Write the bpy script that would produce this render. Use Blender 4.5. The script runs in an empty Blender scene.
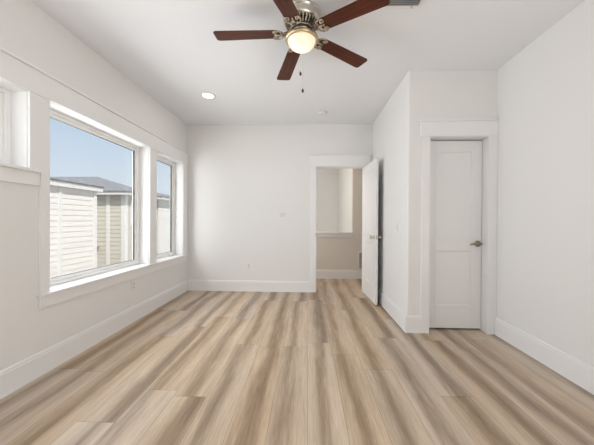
import bpy, bmesh, math, random
from mathutils import Matrix, Vector
random.seed(7)
S = bpy.context.scene
C = S.collection
PI = math.pi

# ------------------------------------------------------------------ camera
cam_d = bpy.data.cameras.new('camera'); cam = bpy.data.objects.new('camera', cam_d); C.objects.link(cam)
cam_d.sensor_width = 36.0
cam_d.lens = 291.046 / 594 * 36
cam_d.clip_start = 0.02
CAMZ = 1.166
RT = ((0.99932152, -0.03641638, -0.00550882), (0.03644653, 0.99932061, 0.00547523), (0.00530569, -0.00567229, 0.99996984))
cam.matrix_world = Matrix(((RT[0][0], RT[0][2], -RT[0][1], 0), (RT[1][0], RT[1][2], -RT[1][1], 0),
                           (RT[2][0], RT[2][2], -RT[2][1], CAMZ), (0, 0, 0, 1)))
S.camera = cam

# ------------------------------------------------------------------ view, sky, sun, added daylight
S.view_settings.view_transform = 'Standard'; S.view_settings.look = 'None'
S.view_settings.gamma = 1.0; S.view_settings.use_curve_mapping = False
S.view_settings.exposure = 0.0

world = bpy.data.worlds.new('sky'); S.world = world; world.use_nodes = True
wn = world.node_tree; wn.nodes.clear()
wo = wn.nodes.new('ShaderNodeOutputWorld'); wb = wn.nodes.new('ShaderNodeBackground')
tc = wn.nodes.new('ShaderNodeTexCoord'); sx = wn.nodes.new('ShaderNodeSeparateXYZ'); rp = wn.nodes.new('ShaderNodeValToRGB')
wn.links.new(tc.outputs['Generated'], sx.inputs[0]); wn.links.new(sx.outputs['Z'], rp.inputs[0])
wn.links.new(rp.outputs[0], wb.inputs[0]); wn.links.new(wb.outputs[0], wo.inputs[0])
rp.color_ramp.elements[0].position = 0.0; rp.color_ramp.elements[0].color = (0.74, 0.82, 0.90, 1)
rp.color_ramp.elements[1].position = 0.34; rp.color_ramp.elements[1].color = (0.47, 0.64, 0.84, 1)
e = rp.color_ramp.elements.new(0.14); e.color = (0.66, 0.77, 0.88, 1)
# unseen bright cloud added over the neighbours' side to light sills and jambs
ck = wn.nodes.new('ShaderNodeMapRange'); ck.interpolation_type = 'SMOOTHSTEP'; wn.links.new(sx.outputs['Z'], ck.inputs[0])
ck.inputs[1].default_value = .33; ck.inputs[2].default_value = .52
cw = wn.nodes.new('ShaderNodeMapRange'); cw.interpolation_type = 'SMOOTHSTEP'; wn.links.new(sx.outputs['X'], cw.inputs[0])
cw.inputs[1].default_value = .10; cw.inputs[2].default_value = -.35
cm = wn.nodes.new('ShaderNodeMath'); cm.operation = 'MULTIPLY'; wn.links.new(ck.outputs[0], cm.inputs[0]); wn.links.new(cw.outputs[0], cm.inputs[1])
cx_ = wn.nodes.new('ShaderNodeMix'); cx_.data_type = 'RGBA'; wn.links.new(cm.outputs[0], cx_.inputs[0]); wn.links.new(rp.outputs[0], cx_.inputs[6])
cx_.inputs[7].default_value = (3.0, 3.05, 3.1, 1); wn.links.new(cx_.outputs[2], wb.inputs[0])
wb.inputs[1].default_value = 1.0

def light(name, kind, loc, energy, color=(1, 1, 1), aim=None, **kw):
    d = bpy.data.lights.new(name, kind); d.energy = energy; d.color = color
    for k, v in kw.items(): setattr(d, k, v)
    o = bpy.data.objects.new(name, d); C.objects.link(o); o.location = loc
    if aim is not None: o.rotation_euler = Vector(aim).to_track_quat('-Z', 'Y').to_euler()
    return o

light('sun', 'SUN', (8, -6, 12), 5.0, (1.0, 0.95, 0.87), aim=(-0.58, 0.55, -0.80), angle=0.01)
# added area lights: made-up fills behind the camera, boosters at the real windows
DAY = (0.93, 0.965, 1.0)
light('added side fill', 'AREA', (-1.95, -0.65, 1.35), 17, DAY, aim=(1, 0.25, 0.6), shape='RECTANGLE', size=1.9, size_y=1.45)  # made-up window light, the wall is solid here
light('high window daylight boost', 'AREA', (-1.97, 1.10, 1.80), 12, DAY, aim=(1, 0.15, 0.1), shape='RECTANGLE', size=1.05, size_y=.5)  # added inside the real high window to brighten the partition
light('added rear fill', 'AREA', (0.2, -2.0, 1.35), 3, (1.0, .96, .89), aim=(0, 1, 0.5), shape='RECTANGLE', size=3.0, size_y=2.0)  # added warm fill, the wall behind has no glazing
light('large window daylight boost', 'AREA', (-2.75, 2.87, 1.38), 55, DAY, aim=(1, -.05, 0.2), shape='RECTANGLE', size=1.6, size_y=1.6)  # added outside the pane to strengthen its daylight
light('narrow window daylight boost', 'AREA', (-2.75, 4.15, 1.35), 5, DAY, aim=(1, -.4, 0.1), shape='RECTANGLE', size=.80, size_y=1.46)  # same added boost for the casement's daylight
light('added right fill', 'AREA', (1.93, -0.9, 1.35), 82, (1.0, .98, .955), aim=(-1, 0.2, 0.6), shape='RECTANGLE', size=1.8, size_y=2.0)  # added to lift the left wall, no glazing stands here

# ------------------------------------------------------------------ materials
def new_mat(name):
    m = bpy.data.materials.new(name); m.use_nodes = True
    nt = m.node_tree; b = nt.nodes['Principled BSDF']
    return m, nt, b

def paint(name, col, rough=0.55, metal=0.0, bump=0.0, bscale=300.0, var=0.0, vscale=6.0, spec=0.5):
    m, nt, b = new_mat(name)
    b.inputs['Base Color'].default_value = (*col, 1); b.inputs['Roughness'].default_value = rough
    b.inputs['Metallic'].default_value = metal; b.inputs['Specular IOR Level'].default_value = spec
    t = nt.nodes.new('ShaderNodeTexCoord')
    if var > 0:
        n = nt.nodes.new('ShaderNodeTexNoise'); n.inputs['Scale'].default_value = vscale; n.inputs['Detail'].default_value = 3
        nt.links.new(t.outputs['Object'], n.inputs['Vector'])
        r = nt.nodes.new('ShaderNodeValToRGB'); r.color_ramp.elements[0].position = .3; r.color_ramp.elements[1].position = .7
        r.color_ramp.elements[0].color = (*[c * (1 - var) for c in col], 1); r.color_ramp.elements[1].color = (*[min(1, c * (1 + var)) for c in col], 1)
        nt.links.new(n.outputs['Fac'], r.inputs[0]); nt.links.new(r.outputs[0], b.inputs['Base Color'])
    if bump > 0:
        n2 = nt.nodes.new('ShaderNodeTexNoise'); n2.inputs['Scale'].default_value = bscale; n2.inputs['Detail'].default_value = 2
        nt.links.new(t.outputs['Object'], n2.inputs['Vector'])
        bp = nt.nodes.new('ShaderNodeBump'); bp.inputs['Strength'].default_value = bump; bp.inputs['Distance'].default_value = .002
        nt.links.new(n2.outputs['Fac'], bp.inputs['Height']); nt.links.new(bp.outputs[0], b.inputs['Normal'])
    return m

def emit(name, col, strength):
    m, nt, b = new_mat(name)
    b.inputs['Base Color'].default_value = (.6, .58, .55, 1)
    b.inputs['Emission Color'].default_value = (*col, 1); b.inputs['Emission Strength'].default_value = strength
    b.inputs['Roughness'].default_value = .3
    return m

def glass(name, tint=(0.985, 0.985, 0.985)):
    m = bpy.data.materials.new(name); m.use_nodes = True; nt = m.node_tree; nt.nodes.clear()
    o = nt.nodes.new('ShaderNodeOutputMaterial'); mx = nt.nodes.new('ShaderNodeMixShader')
    tr = nt.nodes.new('ShaderNodeBsdfTransparent'); gl = nt.nodes.new('ShaderNodeBsdfGlossy'); lw = nt.nodes.new('ShaderNodeLayerWeight')
    lw.inputs['Blend'].default_value = .5
    p5 = nt.nodes.new('ShaderNodeMath'); p5.operation = 'POWER'; nt.links.new(lw.outputs['Facing'], p5.inputs[0]); p5.inputs[1].default_value = 5.0
    ma = nt.nodes.new('ShaderNodeMath'); ma.operation = 'MULTIPLY_ADD'; nt.links.new(p5.outputs[0], ma.inputs[0]); ma.inputs[1].default_value = .9; ma.inputs[2].default_value = .03
    tr.inputs[0].default_value = (*tint, 1); gl.inputs['Roughness'].default_value = .02
    nt.links.new(ma.outputs[0], mx.inputs[0]); nt.links.new(tr.outputs[0], mx.inputs[1]); nt.links.new(gl.outputs[0], mx.inputs[2])
    nt.links.new(mx.outputs[0], o.inputs[0])
    return m

def wood_floor(name):
    m, nt, b = new_mat(name)
    N = nt.nodes.new; L = nt.links.new
    def math_(op, a, c=None, d=None):
        n = N('ShaderNodeMath'); n.operation = op
        for i, v in enumerate((a, c, d)):
            if v is None: continue
            if isinstance(v, (int, float)): n.inputs[i].default_value = v
            else: L(v, n.inputs[i])
        return n.outputs[0]
    t = N('ShaderNodeTexCoord'); s = N('ShaderNodeSeparateXYZ'); L(t.outputs['Object'], s.inputs[0])
    W, LEN = 0.222, 1.52
    xs = math_('DIVIDE', math_('ADD', s.outputs['X'], 20 * W - 0.005), W)
    col = math_('FLOOR', xs); fx = math_('FRACT', xs)
    wn1 = N('ShaderNodeTexWhiteNoise'); wn1.noise_dimensions = '1D'; L(col, wn1.inputs['W'])
    ys = math_('ADD', math_('DIVIDE', math_('ADD', s.outputs['Y'], 20.0), LEN), math_('MULTIPLY', wn1.outputs['Value'], 3.7))
    row = math_('FLOOR', ys); fy = math_('FRACT', ys)
    cv = N('ShaderNodeCombineXYZ'); L(col, cv.inputs[0]); L(row, cv.inputs[1])
    wn2 = N('ShaderNodeTexWhiteNoise'); wn2.noise_dimensions = '3D'; L(cv.outputs[0], wn2.inputs['Vector'])
    rid = wn2.outputs['Value']; rs = N('ShaderNodeSeparateColor'); L(wn2.outputs['Color'], rs.inputs[0])
    # broad dark and light bands running the length of each plank
    def noise(sx_, sy_, off, scale, detail, rough=.5, dist=0.0):
        v = N('ShaderNodeCombineXYZ')
        L(math_('ADD', math_('MULTIPLY', s.outputs['X'], sx_), math_('MULTIPLY', rid, off)), v.inputs[0])
        L(math_('ADD', math_('MULTIPLY', s.outputs['Y'], sy_), math_('MULTIPLY', rs.outputs[1], off)), v.inputs[1])
        n = N('ShaderNodeTexNoise'); n.inputs['Scale'].default_value = scale; n.inputs['Detail'].default_value = detail
        n.inputs['Roughness'].default_value = rough; n.inputs['Distortion'].default_value = dist
        L(v.outputs[0], n.inputs['Vector']); return n.outputs['Fac']
    wav = noise(1.2, 1.1, 57.0, 1.0, 2.0, .5, .2)      # lets the streak wander along the plank
    wid = noise(2.0, .7, 23.0, 1.0, 2.0, .5, .2)
    mid = noise(24.0, 1.5, 91.0, 1.0, 3.0, .6, .5)
    fine = noise(210.0, 7.0, 17.0, 1.0, 4.0, .65, .4)
    c0 = math_('ADD', math_('ADD', .20, math_('MULTIPLY', rs.outputs[0], .60)), math_('MULTIPLY', math_('SUBTRACT', wav, .5), .55))
    dd = math_('DIVIDE', math_('SUBTRACT', fx, c0), math_('ADD', .10, math_('MULTIPLY', wid, .34)))
    st = math_('EXPONENT', math_('MULTIPLY', math_('MULTIPLY', dd, dd), -1.0))
    st = math_('MULTIPLY', st, math_('ADD', .55, math_('MULTIPLY', rid, .45)))
    f = math_('SUBTRACT', .578, math_('MULTIPLY', st, .205))
    f = math_('ADD', f, math_('ADD', math_('MULTIPLY', math_('SUBTRACT', mid, .5), .24), math_('MULTIPLY', math_('SUBTRACT', fine, .5), .20)))
    f = math_('ADD', f, math_('MULTIPLY', math_('SUBTRACT', rs.outputs[1], .5), .035))
    r = N('ShaderNodeValToRGB'); L(f, r.inputs[0])
    el = r.color_ramp.elements
    el[0].position = .35; el[0].color = (0.235, 0.162, 0.107, 1)
    el[1].position = .64; el[1].color = (0.700, 0.565, 0.430, 1)
    e1 = el.new(.445); e1.color = (0.375, 0.276, 0.190, 1)
    e2 = el.new(.54); e2.color = (0.545, 0.424, 0.308, 1)
    # grey or honey cast that differs from plank to plank
    hs = N('ShaderNodeHueSaturation'); L(r.outputs[0], hs.inputs['Color'])
    L(math_('ADD', .82, math_('MULTIPLY', rs.outputs[2], .30)), hs.inputs['Saturation'])
    # seams
    ex = math_('MULTIPLY', math_('MINIMUM', fx, math_('SUBTRACT', 1.0, fx)), W)
    ey = math_('MULTIPLY', math_('MINIMUM', fy, math_('SUBTRACT', 1.0, fy)), LEN)
    ed = math_('MINIMUM', ex, ey)
    mr = N('ShaderNodeMapRange'); L(ed, mr.inputs[0]); mr.inputs[1].default_value = .0004; mr.inputs[2].default_value = .0022
    mr.inputs[3].default_value = .50; mr.inputs[4].default_value = 1.0
    mx = N('ShaderNodeMix'); mx.data_type = 'RGBA'; mx.blend_type = 'MULTIPLY'; mx.inputs[0].default_value = 1.0
    L(hs.outputs[0], mx.inputs[6]); L(mr.outputs[0], mx.inputs[7]); L(mx.outputs[2], b.inputs['Base Color'])
    b.inputs['Roughness'].default_value = .48; b.inputs['Specular IOR Level'].default_value = .35
    bp = N('ShaderNodeBump'); bp.inputs['Strength'].default_value = .12; bp.inputs['Distance'].default_value = .002
    L(math_('ADD', math_('MULTIPLY', fine, .5), mr.outputs[0]), bp.inputs['Height']); L(bp.outputs[0], b.inputs['Normal'])
    return m

def blade_wood(name):
    m, nt, b = new_mat(name); N = nt.nodes.new; L = nt.links.new
    t = N('ShaderNodeTexCoord'); mp = N('ShaderNodeMapping'); L(t.outputs['Object'], mp.inputs[0]); mp.inputs['Scale'].default_value = (3, 60, 20)
    n = N('ShaderNodeTexNoise'); n.inputs['Scale'].default_value = 1.0; n.inputs['Detail'].default_value = 5; n.inputs['Distortion'].default_value = .6
    L(mp.outputs[0], n.inputs['Vector'])
    r = N('ShaderNodeValToRGB'); L(n.outputs['Fac'], r.inputs[0])
    r.color_ramp.elements[0].position = .3; r.color_ramp.elements[0].color = (0.040, 0.008, 0.004, 1)
    r.color_ramp.elements[1].position = .75; r.color_ramp.elements[1].color = (0.135, 0.034, 0.013, 1)
    L(r.outputs[0], b.inputs['Base Color']); b.inputs['Roughness'].default_value = .40
    b.inputs['Specular IOR Level'].default_value = .26
    return m

M = {}
M['wall'] = paint('warm white wall paint', (0.82, 0.81, 0.793), .7, bump=.05)
M['ceil'] = paint('ceiling paint', (0.85, 0.86, 0.88), .8, bump=.05)
M['trim'] = paint('white trim paint', (0.86, 0.852, 0.845), .38)
M['hall'] = paint('hall wall paint', (0.76, 0.71, 0.655), .7, bump=.05)
M['vinyl'] = paint('white window frame', (0.93, 0.93, 0.92), .4)
M['gasket'] = paint('dark window gasket', (0.06, 0.06, 0.06), .6)
M['floor'] = wood_floor('oak planks')
M['glass'] = glass('window glass')
M['nickel'] = paint('brushed nickel', (0.60, 0.56, 0.50), .30, metal=1.0, var=.08, vscale=40)
M['antique'] = paint('antique pewter', (0.42, 0.37, 0.30), .36, metal=1.0, var=.35, vscale=70)
M['bronze'] = paint('aged nickel', (0.34, 0.29, 0.23), .30, metal=1.0)
M['brass'] = paint('antique brass', (0.62, 0.50, 0.33), .32, metal=1.0, var=.15, vscale=60)
M['pendant'] = paint('dark pendant', (0.05, 0.045, 0.04), .4)
M['dark'] = paint('dark motor opening', (0.015, 0.014, 0.013), .6)
M['blade'] = blade_wood('mahogany blade')
M['bowl'] = emit('lit frosted bowl', (1.0, 0.74, 0.46), 0.72)
M['led'] = emit('lit diffuser', (1.0, 0.97, 0.92), 6.0)
M['plastic'] = paint('white plastic', (0.82, 0.81, 0.79), .35)
M['plastic2'] = paint('ivory white plastic', (0.70, 0.69, 0.66), .4)
M['lamphead'] = paint('grey brown lamp head', (0.16, 0.14, 0.12), .5)
M['slot'] = paint('socket slot', (0.05, 0.05, 0.05), .6)
M['grille'] = paint('grey vent metal', (0.50, 0.51, 0.51), .45)
M['ventdark'] = paint('vent throat', (0.30, 0.30, 0.30), .7)
M['siding'] = paint('white lap siding', (0.63, 0.605, 0.575), .6, var=.03, vscale=3)
M['siding2'] = paint('taupe lap siding', (0.47, 0.45, 0.39), .6, var=.04, vscale=3)
M['shingle'] = paint('grey shingle', (0.13, 0.135, 0.145), .85, bump=.6, bscale=30, var=.25, vscale=14)
M['fascia'] = paint('white fascia', (0.62, 0.61, 0.59), .5)
M['ground'] = paint('pale gravel', (0.42, 0.40, 0.36), .9, var=.3, vscale=2)
M['stone'] = paint('concrete', (0.45, 0.44, 0.42), .9)

# ------------------------------------------------------------------ mesh helpers
def bx(bm, x0, x1, y0, y1, z0, z1, mat=None):
    vs = [bm.verts.new(p) for p in ((x0, y0, z0), (x1, y0, z0), (x1, y1, z0), (x0, y1, z0), (x0, y0, z1), (x1, y0, z1), (x1, y1, z1), (x0, y1, z1))]
    if mat is not None:
        for v in vs: v.co = mat @ v.co
    for f in ((0, 3, 2, 1), (4, 5, 6, 7), (0, 1, 5, 4), (1, 2, 6, 5), (2, 3, 7, 6), (3, 0, 4, 7)): bm.faces.new([vs[i] for i in f])
    return bm

def lathe(bm, prof, seg=40, mat=None, smooth=True):
    rings = []
    for r, z in prof:
        if r < 1e-6: rings.append([bm.verts.new((0, 0, z))])
        else: rings.append([bm.verts.new((r * math.cos(2 * PI * i / seg), r * math.sin(2 * PI * i / seg), z)) for i in range(seg)])
    if mat is not None:
        for rg in rings:
            for v in rg: v.co = mat @ v.co
    for a, b_ in zip(rings, rings[1:]):
        for i in range(seg):
            j = (i + 1) % seg
            if len(a) == 1 and len(b_) == 1: continue
            if len(a) == 1: f = bm.faces.new((a[0], b_[j], b_[i]))
            elif len(b_) == 1: f = bm.faces.new((a[i], a[j], b_[0]))
            else: f = bm.faces.new((a[i], a[j], b_[j], b_[i]))
            f.smooth = smooth
    return bm

def prism(bm, pts, z0, z1, mat=None):
    lo = [bm.verts.new((x, y, z0)) for x, y in pts]; hi = [bm.verts.new((x, y, z1)) for x, y in pts]
    if mat is not None:
        for v in lo + hi: v.co = mat @ v.co
    bm.faces.new(lo[::-1]); bm.faces.new(hi)
    n = len(pts)
    for i in range(n): bm.faces.new((lo[i], lo[(i + 1) % n], hi[(i + 1) % n], hi[i]))
    return bm

def tube(bm, pts, r, seg=8, closed=False):
    pts = [Vector(p) for p in pts]; n = len(pts); rings = []
    up = Vector((0, 0, 1))
    for i, p in enumerate(pts):
        a = pts[(i - 1) % n] if (closed or i > 0) else p; c = pts[(i + 1) % n] if (closed or i < n - 1) else p
        d = (c - a).normalized()
        s = d.cross(up)
        if s.length < 1e-3: s = d.cross(Vector((1, 0, 0)))
        s.normalize(); t = s.cross(d)
        rr = r[i] if isinstance(r, (list, tuple)) else r
        rings.append([bm.verts.new(p + rr * (math.cos(2 * PI * k / seg) * s + math.sin(2 * PI * k / seg) * t)) for k in range(seg)])
    m = n if closed else n - 1
    for i in range(m):
        a, b_ = rings[i], rings[(i + 1) % n]
        for k in range(seg):
            f = bm.faces.new((a[k], a[(k + 1) % seg], b_[(k + 1) % seg], b_[k])); f.smooth = True
    if not closed:
        bm.faces.new(rings[0]); bm.faces.new(rings[-1][::-1])
    return bm

def obj(name, bm, m, parent=None, bevel=0.0, seg=2):
    bmesh.ops.recalc_face_normals(bm, faces=bm.faces[:])
    me = bpy.data.meshes.new(name); bm.to_mesh(me); bm.free()
    mats = m if isinstance(m, (list, tuple)) else [m]
    for q in mats: me.materials.append(q)
    o = bpy.data.objects.new(name, me); C.objects.link(o)
    if parent is not None: o.parent = parent
    if bevel > 0:
        b = o.modifiers.new('edge', 'BEVEL'); b.width = bevel; b.segments = seg; b.limit_method = 'ANGLE'; b.angle_limit = math.radians(40)
    return o

def B(*boxes):
    bm = bmesh.new()
    for b in boxes: bx(bm, *b)
    return bm

def tag(o, label=None, cat=None, group=None, kind=None):
    for k, v in (('label', label), ('category', cat), ('group', group), ('kind', kind)):
        if v: o[k] = v
    return o

def empty(name, loc=(0, 0, 0), rz=0.0):
    o = bpy.data.objects.new(name, None); C.objects.link(o); o.location = loc; o.rotation_euler = (0, 0, rz); o.empty_display_size = .1
    return o

def struct(name, bm, m, bevel=0.0, label=None, cat=None):
    return tag(obj(name, bm, m, None, bevel), label, cat, None, 'structure')

# ------------------------------------------------------------------ room shell
XL, XR, XJ, DB, DC, H = -1.995, 1.955, 1.045, 4.762, 3.093, 2.74
YN = -2.1            # wall behind the camera
YH = 5.92            # hall's far wall
YS = 8.66            # stairwell's far wall
T = .12
struct('floor', B((XL - .2, XR + .2, YN - .1, YH + .12, -.12, 0)), M['floor'], label='light oak plank floor', cat='floor')
struct('ceiling', B((XL - .2, XR + .2, YN - .1, YS + .2, H, H + .25)), M['ceil'], label='flat white ceiling', cat='ceiling')

# window openings in the left wall: (y0, y1, z0, z1)
WA = (0.55, 2.003, 1.530, 2.08)
WB = (2.165, 3.585, 0.61, 2.08)
WC = (3.748, 4.561, 0.61, 2.08)
WD = (-1.55, 0.35, 0.61, 2.08)   # made up to go with the added side fill, unseen and not cut
def wall_with_holes_x(x0, x1, ya, yb, holes):
    bm = bmesh.new(); y = ya
    for (h0, h1, z0, z1) in sorted(holes):
        bx(bm, x0, x1, y, h0, 0, H); bx(bm, x0, x1, h0, h1, 0, z0); bx(bm, x0, x1, h0, h1, z1, H); y = h1
    bx(bm, x0, x1, y, yb, 0, H)
    return bm
struct('wall_left', wall_with_holes_x(XL - .17, XL, YN - .1, DB + T, [WA, WB, WC]), M['wall'])
struct('wall_right', B((XR, XR + .17, YN - .1, YH + .1, 0, H)), M['wall'])
struct('wall_front', B((XL, XR, YN - .1, YN, 0, H)), M['wall'])
OX0, OX1, OZ = .119, .925, 2.064
struct('wall_back', B((XL, OX0, DB, DB + T, 0, H), (OX1, XR, DB, DB + T, 0, H), (OX0, OX1, DB, DB + T, OZ, H)), M['wall'])
# partition beside the closet, its outside corner rounded over
bm = bmesh.new()
r_ = .018
arc = [(XJ + r_ - r_ * math.cos(a), DC + r_ - r_ * math.sin(a)) for a in [i * PI / 2 / 6 for i in range(7)]]
CX0, CX1, CZ = 1.250, 1.886, 2.063
prism(bm, [(XJ, DB)] + arc + [(CX0, DC), (CX0, DC + .14), (XJ + .11, DC + .14), (XJ + .11, DB)], 0, H)
struct('wall_partition', bm, M['wall'])
struct('wall_closet', B((CX0, CX1, DC, DC + .14, CZ, H), (CX1, XR, DC, DC + .14, 0, H)), M['wall'])
# hall and stairwell seen through the open door
HX = .905
struct('wall_hall', B((XL - .1, HX, YH, YH + .11, 0, .915), (HX, XR, YH, YH + .11, 0, H)), M['hall'])
struct('wall_hall_left', B((XL - .2, XL - .1, DB + T, YS + .1, -2.9, H)), M['hall'])
struct('wall_stairwell_right', B((HX + .004, HX + .11, YH + .11, YS + .1, -2.9, H)), M['wall'])
struct('wall_stairwell_back', B((XL - .1, HX + .004, YS, YS + .1, -2.9, H)), M['wall'])
struct('trim_1', B((XL - .1, HX + .012, YH - .03, YH + .14, .915, .94), (XL - .1, HX + .004, YH - .016, YH, .845, .915)), M['trim'], .003,
       label='white cap on the low hall wall', cat='trim')

# ------------------------------------------------------------------ baseboards
def base_prof(t0=.015, h=.178):
    return [(0, 0), (t0 + .002, 0), (t0 + .002, .012), (t0, .018), (t0, h - .026), (t0 - .003, h - .022), (t0 - .003, h - .008), (t0 - .009, h), (0, h)]
def baseboard(name, p0, p1, nrm, m=None, ext0=0., ext1=0.):
    p0 = Vector((*p0, 0)); p1 = Vector((*p1, 0)); n = Vector((*nrm, 0)); d = (p1 - p0).normalized()
    bm = bmesh.new(); pr = base_prof()
    a = [bm.verts.new(p0 - d * ext0 + n * u + Vector((0, 0, v))) for u, v in pr]
    b_ = [bm.verts.new(p1 + d * ext1 + n * u + Vector((0, 0, v))) for u, v in pr]
    k = len(pr); bm.faces.new(a); bm.faces.new(b_[::-1])
    for i in range(k): bm.faces.new((a[i], b_[i], b_[(i + 1) % k], a[(i + 1) % k]))
    return struct(name, bm, m or M['trim'])
baseboard('baseboard_left', (XL, YN), (XL, DB), (1, 0))
baseboard('baseboard_back', (XL + .017, DB), (.034, DB), (0, -1))
baseboard('baseboard_partition', (XJ, DC + .0), (XJ, DB), (-1, 0), ext0=.015)
baseboard('baseboard_closet', (XJ, DC), (1.187, DC), (0, -1))
baseboard('baseboard_right', (XR, YN), (XR, DC - .02), (-1, 0))
baseboard('baseboard_hall', (XL - .1, YH), (XR, YH), (0, -1), M['trim'])

# ------------------------------------------------------------------ door casings and jambs
def casing_y(name, x0, x1, leg, y, ztop, hh, ex, right_ex, capx=.012):
    """flat casing with a taller head board and thin cap on a wall facing -y"""
    bm = B((x0 - leg, x0, y - .018, y, 0, ztop), (x1, x1 + leg, y - .018, y, 0, ztop),
           (x0 - leg - ex, x1 + leg + right_ex, y - .023, y, ztop, ztop + hh),
           (x0 - leg - ex - capx, x1 + leg + min(right_ex, capx) if right_ex < .01 else x1 + leg + right_ex + capx, y - .034, y, ztop + hh, ztop + hh + .018))
    return struct(name, bm, M['trim'], .002)
casing_y('trim_2', .137, .907, .103, DB, 2.052, .172, .006, .006)
struct('trim_3', B((OX0, .137 + .0, DB + .0, DB + T, 0, OZ - .018), (.907, OX1, DB, DB + T, 0, OZ - .018), (OX0, OX1, DB, DB + T, OZ - .018, OZ),
                   (.137, .149, DB + .045, DB + .08, 0, 2.035), (.149, .907, DB + .045, DB + .08, 2.034, 2.046)), M['trim'], .0015)
bm = B((1.187, 1.272, DC - .018, DC, 0, 2.052), (1.864, XR - .001, DC - .018, DC, 0, 2.052),
       (1.172, XR - .001, DC - .023, DC, 2.052, 2.205), (1.160, XR - .001, DC - .034, DC, 2.205, 2.222))
struct('trim_4', bm, M['trim'], .002)
struct('trim_5', B((CX0, 1.268, DC, DC + .14, 0, CZ - .018), (1.868, CX1, DC, DC + .14, 0, CZ - .018), (CX0, CX1, DC, DC + .14, CZ - .018, CZ)), M['trim'], .0015)

# ------------------------------------------------------------------ doors
def door_leaf(w, h, th, z0, mirror=False):
    """two-panel shaker leaf: local x along the width, y through the thickness"""
    bm = bmesh.new(); st = .108
    zs = (z0, .262, .852, .968, 1.918, h)
    bx(bm, 0, st, 0, th, z0, h); bx(bm, w - st, w, 0, th, z0, h)
    for a, b_ in ((zs[0], zs[1]), (zs[2], zs[3]), (zs[4], zs[5])): bx(bm, st, w - st, 0, th, a, b_)
    def panel(a, b_):
        rc, ch = .009, .008
        for side in (0, 1):
            yo, yi = (0, rc) if side == 0 else (th, th - rc)
            o = [(st, yo, a), (w - st, yo, a), (w - st, yo, b_), (st, yo, b_)]
            i = [(st + ch, yi, a + ch), (w - st - ch, yi, a + ch), (w - st - ch, yi, b_ - ch), (st + ch, yi, b_ - ch)]
            ov = [bm.verts.new(p) for p in o]; iv = [bm.verts.new(p) for p in i]
            for k in range(4): bm.faces.new((ov[k], ov[(k + 1) % 4], iv[(k + 1) % 4], iv[k]))
            bm.faces.new(iv)
    panel(zs[1], zs[2]); panel(zs[3], zs[4])
    return bm

d1 = empty('door_1', (.905, DB - .014, 0), math.radians(-87.6))
tag(d1, 'open white two-panel door swung against the partition wall', 'door', kind='structure')
DW = .708
obj('door_leaf', door_leaf(DW, 2.036, .035, .012), M['trim'], d1, .0015)
def knob(parent, x, z, y, s, mat, name='door_knob'):
    mt = Matrix.Translation((x, y, z)) @ Matrix.Rotation(-s * PI / 2 * -1, 4, 'X')
    bm = bmesh.new()
    lathe(bm, [(0, 0), (.031, 0), (.031, .004), (.026, .009), (.012, .012), (.010, .026), (.014, .031), (.024, .036), (.0275, .045), (.026, .054), (.018, .060), (0, .062)], 28, mt)
    return obj(name, bm, mat, parent)
knob(d1, DW - .062, .945, 0, 1, M['nickel']); knob(d1, DW - .062, .945, .035, -1, M['nickel'])
obj('latch_plate', B((DW - .0005, DW + .0015, .006, .029, .915, .975)), M['nickel'], d1)
for hz in (.22, 1.05, 1.85):
    bm = bmesh.new(); lathe(bm, [(0, hz - .045), (.007, hz - .045), (.007, hz + .045), (0, hz + .045)], 12, Matrix.Translation((-.003, .041, 0)))
    obj('hinge', bm, M['nickel'], d1)
tag(obj('strike_plate', B((.1365, .1385, DB - .012, DB + .036, .915, .975), (.131, .1385, DB - .024, DB - .012, .925, .965)), M['bronze']), 'small metal strike plate on the left jamb of the open doorway', 'strike plate')

d2 = empty('door_2', (1.2705, DC + .100, 0))
tag(d2, 'closed white narrow two-panel closet door beside right wall', 'door', kind='structure')
obj('door_leaf', door_leaf(.5945, 2.036, .035, .018), M['trim'], d2, .0015)
bm = bmesh.new()
mt = Matrix.Translation((.553, 0, .932)) @ Matrix.Rotation(PI / 2, 4, 'X')
lathe(bm, [(0, 0), (.034, 0), (.034, .006), (.029, .012), (.013, .014), (.012, .044), (0, .046)], 28, mt)
hd = obj('door_handle', bm, M['bronze'], d2)
bm = bmesh.new()
tube(bm, [(.568, -.050, .932), (.550, -.052, .933), (.524, -.052, .936), (.496, -.050, .934), (.468, -.046, .926), (.458, -.038, .922)], [.012, .014, .0125, .0115, .011, .009], 10)
obj('lever', bm, M['bronze'], hd)
tag(d2, kind='structure')

# ------------------------------------------------------------------ window trim on the left wall
XT = XL + .018
struct('trim_6', B((XL, XL + .022, -1.9, 4.735, 2.078, 2.252), (XL, XL + .036, -1.9, 4.747, 2.252, 2.270)), M['trim'], .002)             # head board and cap over all the windows
struct('trim_7', B((XL, XT, 2.003, 2.088, 1.530, 2.078), (XL, XT - .001, 2.088, 2.165, .612, 2.078)), M['trim'], .0015)                # casing between high and large windows
struct('trim_8', B((XL, XT, 3.585, 3.748, .612, 2.078)), M['trim'], .0015)
struct('trim_9', B((XL, XT, 4.561, 4.725, .612, 2.078)), M['trim'], .0015)
struct('trim_10', B((XL - .08, XL + .040, 2.165, 4.561, .590, .612), (XL, XL + .040, 2.068, 2.165, .590, .612), (XL, XL + .040, 4.561, 4.742, .590, .612)), M['trim'], .004)   # long stool
struct('trim_11', B((XL, XL + .018, 2.088, 4.725, .500, .590)), M['trim'], .0015)                                                        # its apron
struct('trim_12', B((XL - .08, XL + .036, .55, 2.003, 1.508, 1.530), (XL, XL + .036, 2.003, 2.090, 1.508, 1.530)), M['trim'], .004)     # stool of the high window
struct('trim_13', B((XL, XL + .018, .45, 2.082, 1.414, 1.508)), M['trim'], .0015)

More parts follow.
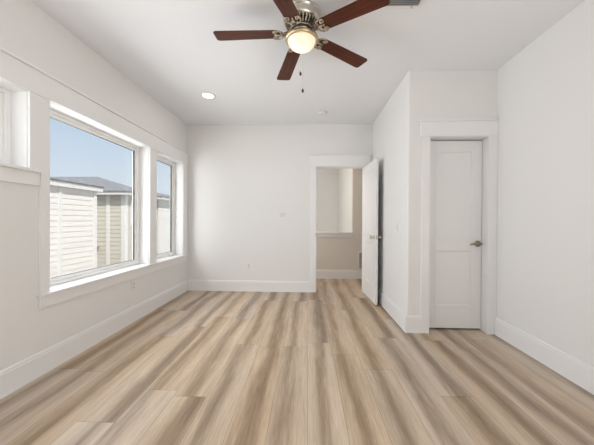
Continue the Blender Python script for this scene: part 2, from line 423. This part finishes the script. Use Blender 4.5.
# ------------------------------------------------------------------ windows
def window(name, y0, y1, z0, z1, label, crank=False):
    w = tag(empty(name, (XL, (y0 + y1) / 2, z0)), label, 'window', kind='structure')
    cy = (y0 + y1) / 2
    def R(x0, x1, a, b_, c, d, e_, f_):   # ring: outer a..b x c..d , bar widths e_ sides, f_ top/bottom
        return [(x0, x1, a - cy, a + e_ - cy, c - z0, d - z0), (x0, x1, b_ - e_ - cy, b_ - cy, c - z0, d - z0),
                (x0, x1, a + e_ - cy, b_ - e_ - cy, c - z0, c + f_ - z0), (x0, x1, a + e_ - cy, b_ - e_ - cy, d - f_ - z0, d - z0)]
    obj('jamb_liner', B(*R(-.165, -.001, y0, y1, z0, z1, .006, .006)), M['trim'], w)
    a, b_, c, d = y0 + .006, y1 - .006, z0 + .006, z1 - .006
    obj('window_frame', B(*R(-.165, -.115, a, b_, c, d, .040, .030)), M['vinyl'], w, .003)
    a, b_, c, d = a + .040, b_ - .040, c + .030, d - .030
    sash = obj('sash', B(*R(-.160, -.127, a, b_, c, d, .038, .030)), M['vinyl'], w, .003)
    a, b_, c, d = a + .038, b_ - .038, c + .030, d - .030
    obj('gasket', B(*R(-.150, -.131, a, b_, c, d, .007, .004)), M['gasket'], sash)
    obj('pane', B((-.147, -.143, a - .004 - cy, b_ + .004 - cy, c - .004 - z0, d + .004 - z0)), M['glass'], sash)
    if crank:
        yy = .19
        bm = B((-.116, -.085, yy, yy + .085, .008, .044))
        tube(bm, [(-.090, yy + .02, .040), (-.070, yy + .03, .046), (-.060, yy + .07, .028), (-.061, yy + .12, .022)], .006, 8)
        obj('crank_handle', bm, M['plastic'], w, .002)
        obj('sash_lock', B((-.120, -.103, (y1 - cy) - .034, (y1 - cy) - .018, 1.10, 1.20)), M['plastic'], w, .003)
    return w
window('window_1', *WA, 'high short window at the left edge above the panelled wall')
window('window_2', *WB, 'large white picture window on the left wall')
window('window_3', *WC, 'narrow white casement window nearest the back corner', True)

# ------------------------------------------------------------------ ceiling fan
FX, FY = -.053, 2.219
fan = tag(empty('ceiling_fan', (FX, FY, H)), 'five-blade mahogany and pewter ceiling fan with a lit bowl', 'ceiling fan')
bm = bmesh.new()
lathe(bm, [(0, 0), (.146, 0), (.149, -.006), (.149, -.014), (.143, -.018), (.140, -.022), (.142, -.050), (.139, -.066), (.130, -.078), (.126, -.080), (0, -.080)], 56)
obj('motor_housing', bm, M['nickel'], fan)
bm = bmesh.new()   # vented skirt: slots between ribs round a dark core
lathe(bm, [(0, -.0801), (.100, -.0801), (.094, -.110), (.080, -.128), (0, -.128)], 48)
core = obj('motor_core', bm, M['dark'], fan)
bm = bmesh.new()
for k in range(30):
    m_ = Matrix.Rotation(2 * PI * k / 30, 4, 'Z')
    prism(bm, [(.098, -.080), (.127, -.080), (.120, -.100), (.104, -.118), (.088, -.128), (.080, -.128), (.092, -.110)], -.0045, .0045, m_ @ Matrix.Rotation(PI / 2, 4, 'X'))
lathe(bm, [(.076, -.126), (.092, -.126), (.094, -.130), (.090, -.135), (.076, -.135), (.076, -.126)], 48)
obj('vent_ring', bm, M['antique'], fan)
bm = bmesh.new()   # flywheel that carries the blade irons, then the switch cup
lathe(bm, [(0, -.128), (.070, -.128), (.074, -.134), (.074, -.146), (.066, -.152), (.046, -.156), (.046, -.176), (.052, -.182), (0, -.182)], 40)
obj('switch_cup', bm, M['bronze'], fan)
# bowl fitter ring
bm = bmesh.new()
lathe(bm, [(.045, -.172), (.080, -.168), (.112, -.176), (.123, -.184), (.127, -.195), (.124, -.206), (.114, -.211), (.106, -.209), (.105, -.202), (.045, -.194), (.045, -.172)], 56)
obj('light_rim', bm, M['brass'], fan)
bm = bmesh.new()
lathe(bm, [(.1045, -.200), (.1045, -.210), (.102, -.222), (.095, -.238), (.083, -.253), (.066, -.265), (.044, -.274), (.022, -.279), (0, -.280)], 56)
obj('light_bowl', bm, M['bowl'], fan)

BR0, BR1, BW, PITCH, ZB = .162, .664, .136, math.radians(-6), -.172
def blade_bm():
    pts = []
    w0, w1 = BW * .42, BW * .5
    def corner(cx_, cy_, r, a0, a1, n=6):
        return [(cx_ + r * math.cos(a0 + (a1 - a0) * i / n), cy_ + r * math.sin(a0 + (a1 - a0) * i / n)) for i in range(n + 1)]
    pts += corner(BR1 - .026, -w1 + .026, .026, -PI / 2, 0); pts += corner(BR1 - .026, w1 - .026, .026, 0, PI / 2)
    pts += corner(BR0 + .045, w0 - .045, .045, PI / 2, PI); pts += corner(BR0 + .045, -w0 + .045, .045, PI, 3 * PI / 2)
    bm = bmesh.new(); prism(bm, pts, -.003, .003)
    return bm
def iron_bm():
    """cast scrolled bracket: arm, open trefoil of loops under the blade root"""
    bm = bmesh.new(); z = -.0075
    tube(bm, [(.062, 0, .030), (.090, 0, .022), (.115, 0, .006), (.142, 0, z)], [.010, .009, .0075, .0065], 8)
    for s in (-1, 1):
        tube(bm, [(.140, 0, z), (.148, s * .034, z), (.166, s * .052, z), (.196, s * .058, z), (.216, s * .046, z), (.212, s * .028, z), (.194, s * .024, z), (.184, s * .034, z)], .0062, 8)
        tube(bm, [(.100, 0, .010), (.118, s * .022, .002), (.140, s * .026, z), (.160, s * .012, z)], .0050, 8)
    tube(bm, [(.140, 0, z), (.170, 0, z), (.206, 0, z)], [.008, .011, .006], 8)
    for x, y in ((.176, 0), (.196, .042), (.196, -.042)):
        lathe(bm, [(0, -.014), (.006, -.013), (.0085, -.009), (.0085, -.003), (0, -.003)], 12, Matrix.Translation((x, y, 0)))
    return bm
a0 = math.radians(180.3)
bl0 = ir0 = None
for k in range(5):
    mat = Matrix.Translation((0, 0, ZB + .021)) @ Matrix.Rotation(a0 - k * 2 * PI / 5 - math.radians((0, 1.2, 0, 0, 0)[k]), 4, 'Z') @ Matrix.Rotation(math.radians((.8, 3.8, 2.4, 2.2, 2.2)[k]), 4, 'Y') @ Matrix.Rotation(PITCH, 4, 'X')
    if bl0 is None:
        bl0 = obj('blade', blade_bm(), M['blade'], fan, .0015); bl = bl0
        ir0 = obj('blade_iron', iron_bm(), M['antique'], bl0)
    else:
        bl = bl0.copy(); C.objects.link(bl); bl.parent = fan
        ir = ir0.copy(); C.objects.link(ir); ir.parent = bl
    bl.matrix_local = mat
# two pull chains of small beads with pendants
for (cx_, cy_, zt, zb, nm) in ((-.004, -.112, -.205, -.500, 'pull_chain'), (.012, -.075, -.20, -.606, 'pull_chain')):
    bm = bmesh.new()
    n = int((zt - zb) / .011)
    tube(bm, [(cx_, cy_, zt), (cx_, cy_, zb)], .0007, 6)
    for i in range(n):
        z = zt - i * .011
        lathe(bm, [(0, z + .0016), (.0016, z), (0, z - .0016)], 6, Matrix.Translation((cx_, cy_, 0)))
    ch = obj(nm, bm, M['nickel'], fan)
    bm = bmesh.new()
    lathe(bm, [(0, zb + .004), (.003, zb + .003), (.0075, zb - .006), (.0085, zb - .016), (.006, zb - .024), (0, zb - .026)], 14, Matrix.Translation((cx_, cy_, 0)))
    obj('pendant', bm, M['pendant'], ch)

# ------------------------------------------------------------------ ceiling fittings
rl = tag(empty('recessed_light', (-1.262, 3.632, H)), 'round lit recessed ceiling light near the windows', 'recessed light')
bm = bmesh.new(); lathe(bm, [(.066, 0), (.098, 0), (.098, -.004), (.092, -.009), (.072, -.011), (.066, -.005), (.066, 0)], 48)
obj('trim_ring', bm, M['plastic'], rl)
bm = bmesh.new(); lathe(bm, [(0, 0), (.0658, 0), (.0658, -.005), (.062, -.0065), (0, -.008)], 48)
obj('diffuser', bm, M['led'], rl)

sd = tag(empty('smoke_detector', (.197, 4.22, H)), 'white round smoke detector on the ceiling near the doorway', 'smoke detector')
bm = bmesh.new(); lathe(bm, [(0, 0), (.068, 0), (.068, -.012), (0, -.012)], 40); obj('mounting_base', bm, M['plastic'], sd)
bm = bmesh.new(); lathe(bm, [(0, -.012), (.060, -.012), (.060, -.018), (.064, -.020), (.063, -.030), (.055, -.037), (.030, -.040), (0, -.040)], 40); obj('cover', bm, M['plastic'], sd)

cv = tag(empty('ceiling_vent', (.655, 2.078, H)), 'white framed grey ceiling air vent at the top edge beside a fan blade', 'vent')
hw, hd_ = .165, .105
obj('vent_frame', B((-hw, hw, -hd_, -hd_ + .026, -.008, 0), (-hw, hw, hd_ - .026, hd_, -.008, 0), (-hw, -hw + .026, -hd_ + .026, hd_ - .026, -.008, 0), (hw - .026, hw, -hd_ + .026, hd_ - .026, -.008, 0)), M['plastic'], cv, .002)
obj('throat', B((-hw + .026, hw - .026, -hd_ + .026, hd_ - .026, -.0015, -.0005)), M['ventdark'], cv)
bm = bmesh.new()
for i in range(9):
    y = -hd_ + .036 + i * .0172
    bx(bm, -hw + .026, hw - .026, -.0075, .0075, -.0006, .0006, Matrix.Translation((0, y, -.006)) @ Matrix.Rotation(math.radians(28), 4, 'X'))
lv = obj('louvre', bm, M['grille'], cv)
obj('damper_lever', B((hw - .075, hw - .068, hd_ - .040, hd_ - .018, -.020, -.008)), M['grille'], cv)

# ------------------------------------------------------------------ switches and outlets
def plate_bm(w, h, t=.006):
    return B((-w / 2, w / 2, -t, 0, -h / 2, h / 2))
def switch(name, loc, rz, gangs, label):
    s = tag(empty(name, loc, rz), label, 'light switch', 'wall switch plates')
    obj('plate', plate_bm(.072 + .046 * (gangs - 1), .117), M['plastic'], s, .002)
    for g in range(gangs):
        x = (g - (gangs - 1) / 2) * .046
        bm = bmesh.new()
        prism(bm, [(-.0062, -.033), (-.0065, -.033), (-.0075, 0), (-.0105, .033), (-.0062, .033)], x - .0165, x + .0165,
              Matrix(((0, 0, 1, 0), (1, 0, 0, 0), (0, 1, 0, 0), (0, 0, 0, 1))))
        obj('rocker', bm, M['plastic2'], s)
    return s
def outlet(name, loc, rz, label):
    s = tag(empty(name, loc, rz), label, 'outlet', 'wall outlets')
    obj('plate', plate_bm(.072, .117), M['plastic'], s, .002)
    for dz in (-.0195, .0195):
        so = obj('socket', B((-.017, .017, -.0085, -.006, dz - .0145, dz + .0145)), M['plastic2'], s, .001)
        for x in (-.0064, .0064):
            obj('slot', B((x - .0012, x + .0012, -.0088, -.0083, dz - .003, dz + .006)), M['slot'], so)
    return s
switch('light_switch', (-.405, DB, 1.262), 0, 2, 'double light switch plate on the back wall left of the doorway')
switch('light_switch', (XJ, 3.432, 1.095), -PI / 2, 1, 'single light switch plate on the white partition wall beside the open door')
outlet('wall_outlet', (-.961, DB, .415), 0, 'white outlet low on the back wall')
outlet('wall_outlet', (XL, 3.268, .415), PI / 2, 'white outlet under the large window on the left wall')

hv = tag(empty('return_grille', (1.175, YH, .37)), 'louvred return air grille low on the hall wall beyond the doorway', 'vent')
obj('grille_frame', B((-.155, .155, -.008, 0, -.185, -.160), (-.155, .155, -.008, 0, .160, .185), (-.155, -.130, -.008, 0, -.160, .160), (.130, .155, -.008, 0, -.160, .160)), M['plastic'], hv, .002)
obj('throat', B((-.130, .130, -.0015, -.0005, -.160, .160)), M['ventdark'], hv)
bm = bmesh.new()
for i in range(13):
    bx(bm, -.130, .130, -.009, .009, -.0007, .0007, Matrix.Translation((0, -.0075, -.148 + i * .0247)) @ Matrix.Rotation(math.radians(35), 4, 'X'))
obj('louvre', bm, M['grille'], hv)

# ------------------------------------------------------------------ neighbours outside
struct('ground', B((-40, 12, -20, 60, -3.3, -3.0)), M['ground'])
def siding_x(bm, x, y0, y1, z0, z1, e=.138, lip=.014):
    """lap siding facing +x"""
    z = z0
    while z < z1 - 1e-4:
        zt = min(z + e, z1)
        bx8 = [(x, y0, z), (x + lip, y0, z), (x + .003, y0, zt), (x, y0, zt)]
        a = [bm.verts.new(p) for p in bx8]; b_ = [bm.verts.new((p[0], y1, p[2])) for p in bx8]
        bm.faces.new(a); bm.faces.new(b_[::-1])
        for i in range(4): bm.faces.new((a[i], b_[i], b_[(i + 1) % 4], a[(i + 1) % 4]))
        z = zt
def siding_y(bm, y, x0, x1, z0, z1, e=.138, lip=.014):
    """lap siding facing -y"""
    z = z0
    while z < z1 - 1e-4:
        zt = min(z + e, z1)
        q = [(x0, y, z), (x0, y - lip, z), (x0, y - .003, zt), (x0, y, zt)]
        a = [bm.verts.new(p) for p in q]; b_ = [bm.verts.new((x1, p[1], p[2])) for p in q]
        bm.faces.new(a); bm.faces.new(b_[::-1])
        for i in range(4): bm.faces.new((a[i], b_[i], b_[(i + 1) % 4], a[(i + 1) % 4]))
        z = zt
def roof_bm(x0, x1, y0, y1, z, rx0, rx1, ry0, ry1, rz):
    bm = bmesh.new()
    e_ = [bm.verts.new(p) for p in ((x0, y0, z), (x1, y0, z), (x1, y1, z), (x0, y1, z))]
    l_ = [bm.verts.new(p) for p in ((x0, y0, z - .03), (x1, y0, z - .03), (x1, y1, z - .03), (x0, y1, z - .03))]
    t_ = [bm.verts.new(p) for p in ((rx0, ry0, rz), (rx1, ry0, rz), (rx1, ry1, rz), (rx0, ry1, rz))]
    for i in range(4):
        j = (i + 1) % 4
        bm.faces.new((e_[i], e_[j], t_[j], t_[i])); bm.faces.new((l_[i], l_[j], e_[j], e_[i]))
    bm.faces.new(t_); bm.faces.new(l_[::-1])
    return bm
def house(loc_y, x1, x0, y0, y1, ez, ridge, wallm, label, oh=.34, fh=.09, boards=(), side_boards=()):
    """x1 is the face turned to this room; ridge = (rx0, rx1, ry0, ry1, rz) in world terms"""
    h = tag(empty('house', (x1, loc_y, -3.0)), label, 'house', 'neighbouring houses')
    def P(bm, nm, m, parent=h, bev=0.):
        bmesh.ops.translate(bm, verts=bm.verts[:], vec=(-x1, -loc_y, 3.0)); return obj(nm, bm, m, parent, bev)
    bm = B((x0, x1 - .0005, y0, y1, -3.0, ez)); siding_x(bm, x1, y0, y1, -3.0, ez); siding_y(bm, y0, x0, x1, -3.0, ez)
    wl = P(bm, 'wall', wallm)
    for (ya, yb) in boards: P(B((x1, x1 + .028, ya, yb, -3.0, ez)), 'corner_board', M['fascia'])
    for (xa, xb) in side_boards: P(B((xa, xb, y0 - .028, y0, -3.0, ez)), 'corner_board', M['fascia'])
    P(B((x0 - oh, x1 + oh, y0 - oh, y1 + oh, ez, ez + .02), (x1 + oh - .02, x1 + oh, y0 - oh, y1 + oh, ez + .02, ez + fh), (x0 - oh, x1 + oh - .02, y0 - oh, y0 - oh + .02, ez + .02, ez + fh)), 'fascia', M['fascia'])
    P(roof_bm(x0 - oh - .02, x1 + oh + .03, y0 - oh - .03, y1 + oh, ez + fh + .03, *ridge), 'roof', M['shingle'])
    return h, P
EZ = 1.98
hA, PA = house(7.0, -6.0, -8.2, 3.2, 8.02, EZ - .02, (-8.0, -7.4, 3.6, 7.6, EZ + .30), M['siding'], 'nearest white sided house outside, filling the left of the large window',
               boards=((7.93, 8.05), (6.78, 6.87)), oh=.13, fh=.12)
hB, PB = house(11.0, -6.0, -13.0, 9.36, 10.95, EZ, (-12.0, -7.6, 10.25, 10.30, 2.72), M['siding2'], 'taupe house with a small window behind the white sided one',
               oh=.26, boards=((9.34, 9.47),), side_boards=((-6.12, -5.98), (-6.62, -6.50)))
wf = PB(B((-6.0, -5.965, 9.62, 9.70, .95, 1.85), (-6.0, -5.965, 10.10, 10.18, .95, 1.85), (-6.0, -5.965, 9.70, 10.10, .95, 1.03), (-6.0, -5.965, 9.70, 10.10, 1.77, 1.85)), 'window_frame', M['fascia'])
bm = B((-5.99, -5.975, 9.70, 10.10, 1.03, 1.77)); bmesh.ops.translate(bm, verts=bm.verts[:], vec=(6.0, -11.0, 3.0))
obj('pane', bm, paint('dark window glass', (.10, .12, .13), .05), wf)
hC, PC = house(15.0, -6.0, -12.0, 11.52, 18.0, EZ + .02, (-10.5, -8.0, 13.5, 16.5, 2.62), M['siding'], 'far white sided house seen through the narrow window', oh=.26)

# twin flood fixture on the taupe wall's side
fl = tag(empty('flood_light', (-6.95, 9.36 - .016, .28)), 'small dark twin flood light on the beige side wall outside', 'flood light')
bm = bmesh.new(); lathe(bm, [(0, 0), (.055, 0), (.055, .03), (.03, .045), (0, .045)], 20, Matrix.Rotation(PI / 2, 4, 'X')); obj('base', bm, M['plastic2'], fl)
for s in (-1, 1):
    bm = bmesh.new()
    lathe(bm, [(0, 0), (.016, 0), (.036, .02), (.05, .07), (.046, .085), (0, .08)], 20, Matrix.Translation((s * .05, -.03, 0)) @ Matrix.Rotation(s * .6, 4, 'Z') @ Matrix.Rotation(PI / 2 + .2, 4, 'X'))
    obj('lamp_head', bm, M['lamphead'], fl)

# ------------------------------------------------------------------ ceiling lamps' light in the room, an added hall fill, stairwell daylight
light('recessed lamp glow', 'AREA', (-1.262, 3.632, H - .012), 1.5, (1, .96, .90), aim=(0, 0, -1), shape='DISK', size=.14)
light('fan lamp', 'POINT', (FX, FY, H - .36), 0.5, (1.0, .80, .55), shadow_soft_size=.06)
light('added hall fill', 'POINT', (-.9, 5.35, 2.45), 28, (1.0, .90, .78), shadow_soft_size=.12)  # unseen light added to brighten the hall
light('stairwell daylight', 'AREA', (-1.9, 6.8, 1.7), 21, (1, .98, .95), aim=(1, -.25, 0), shape='RECTANGLE', size=1.4, size_y=1.2)
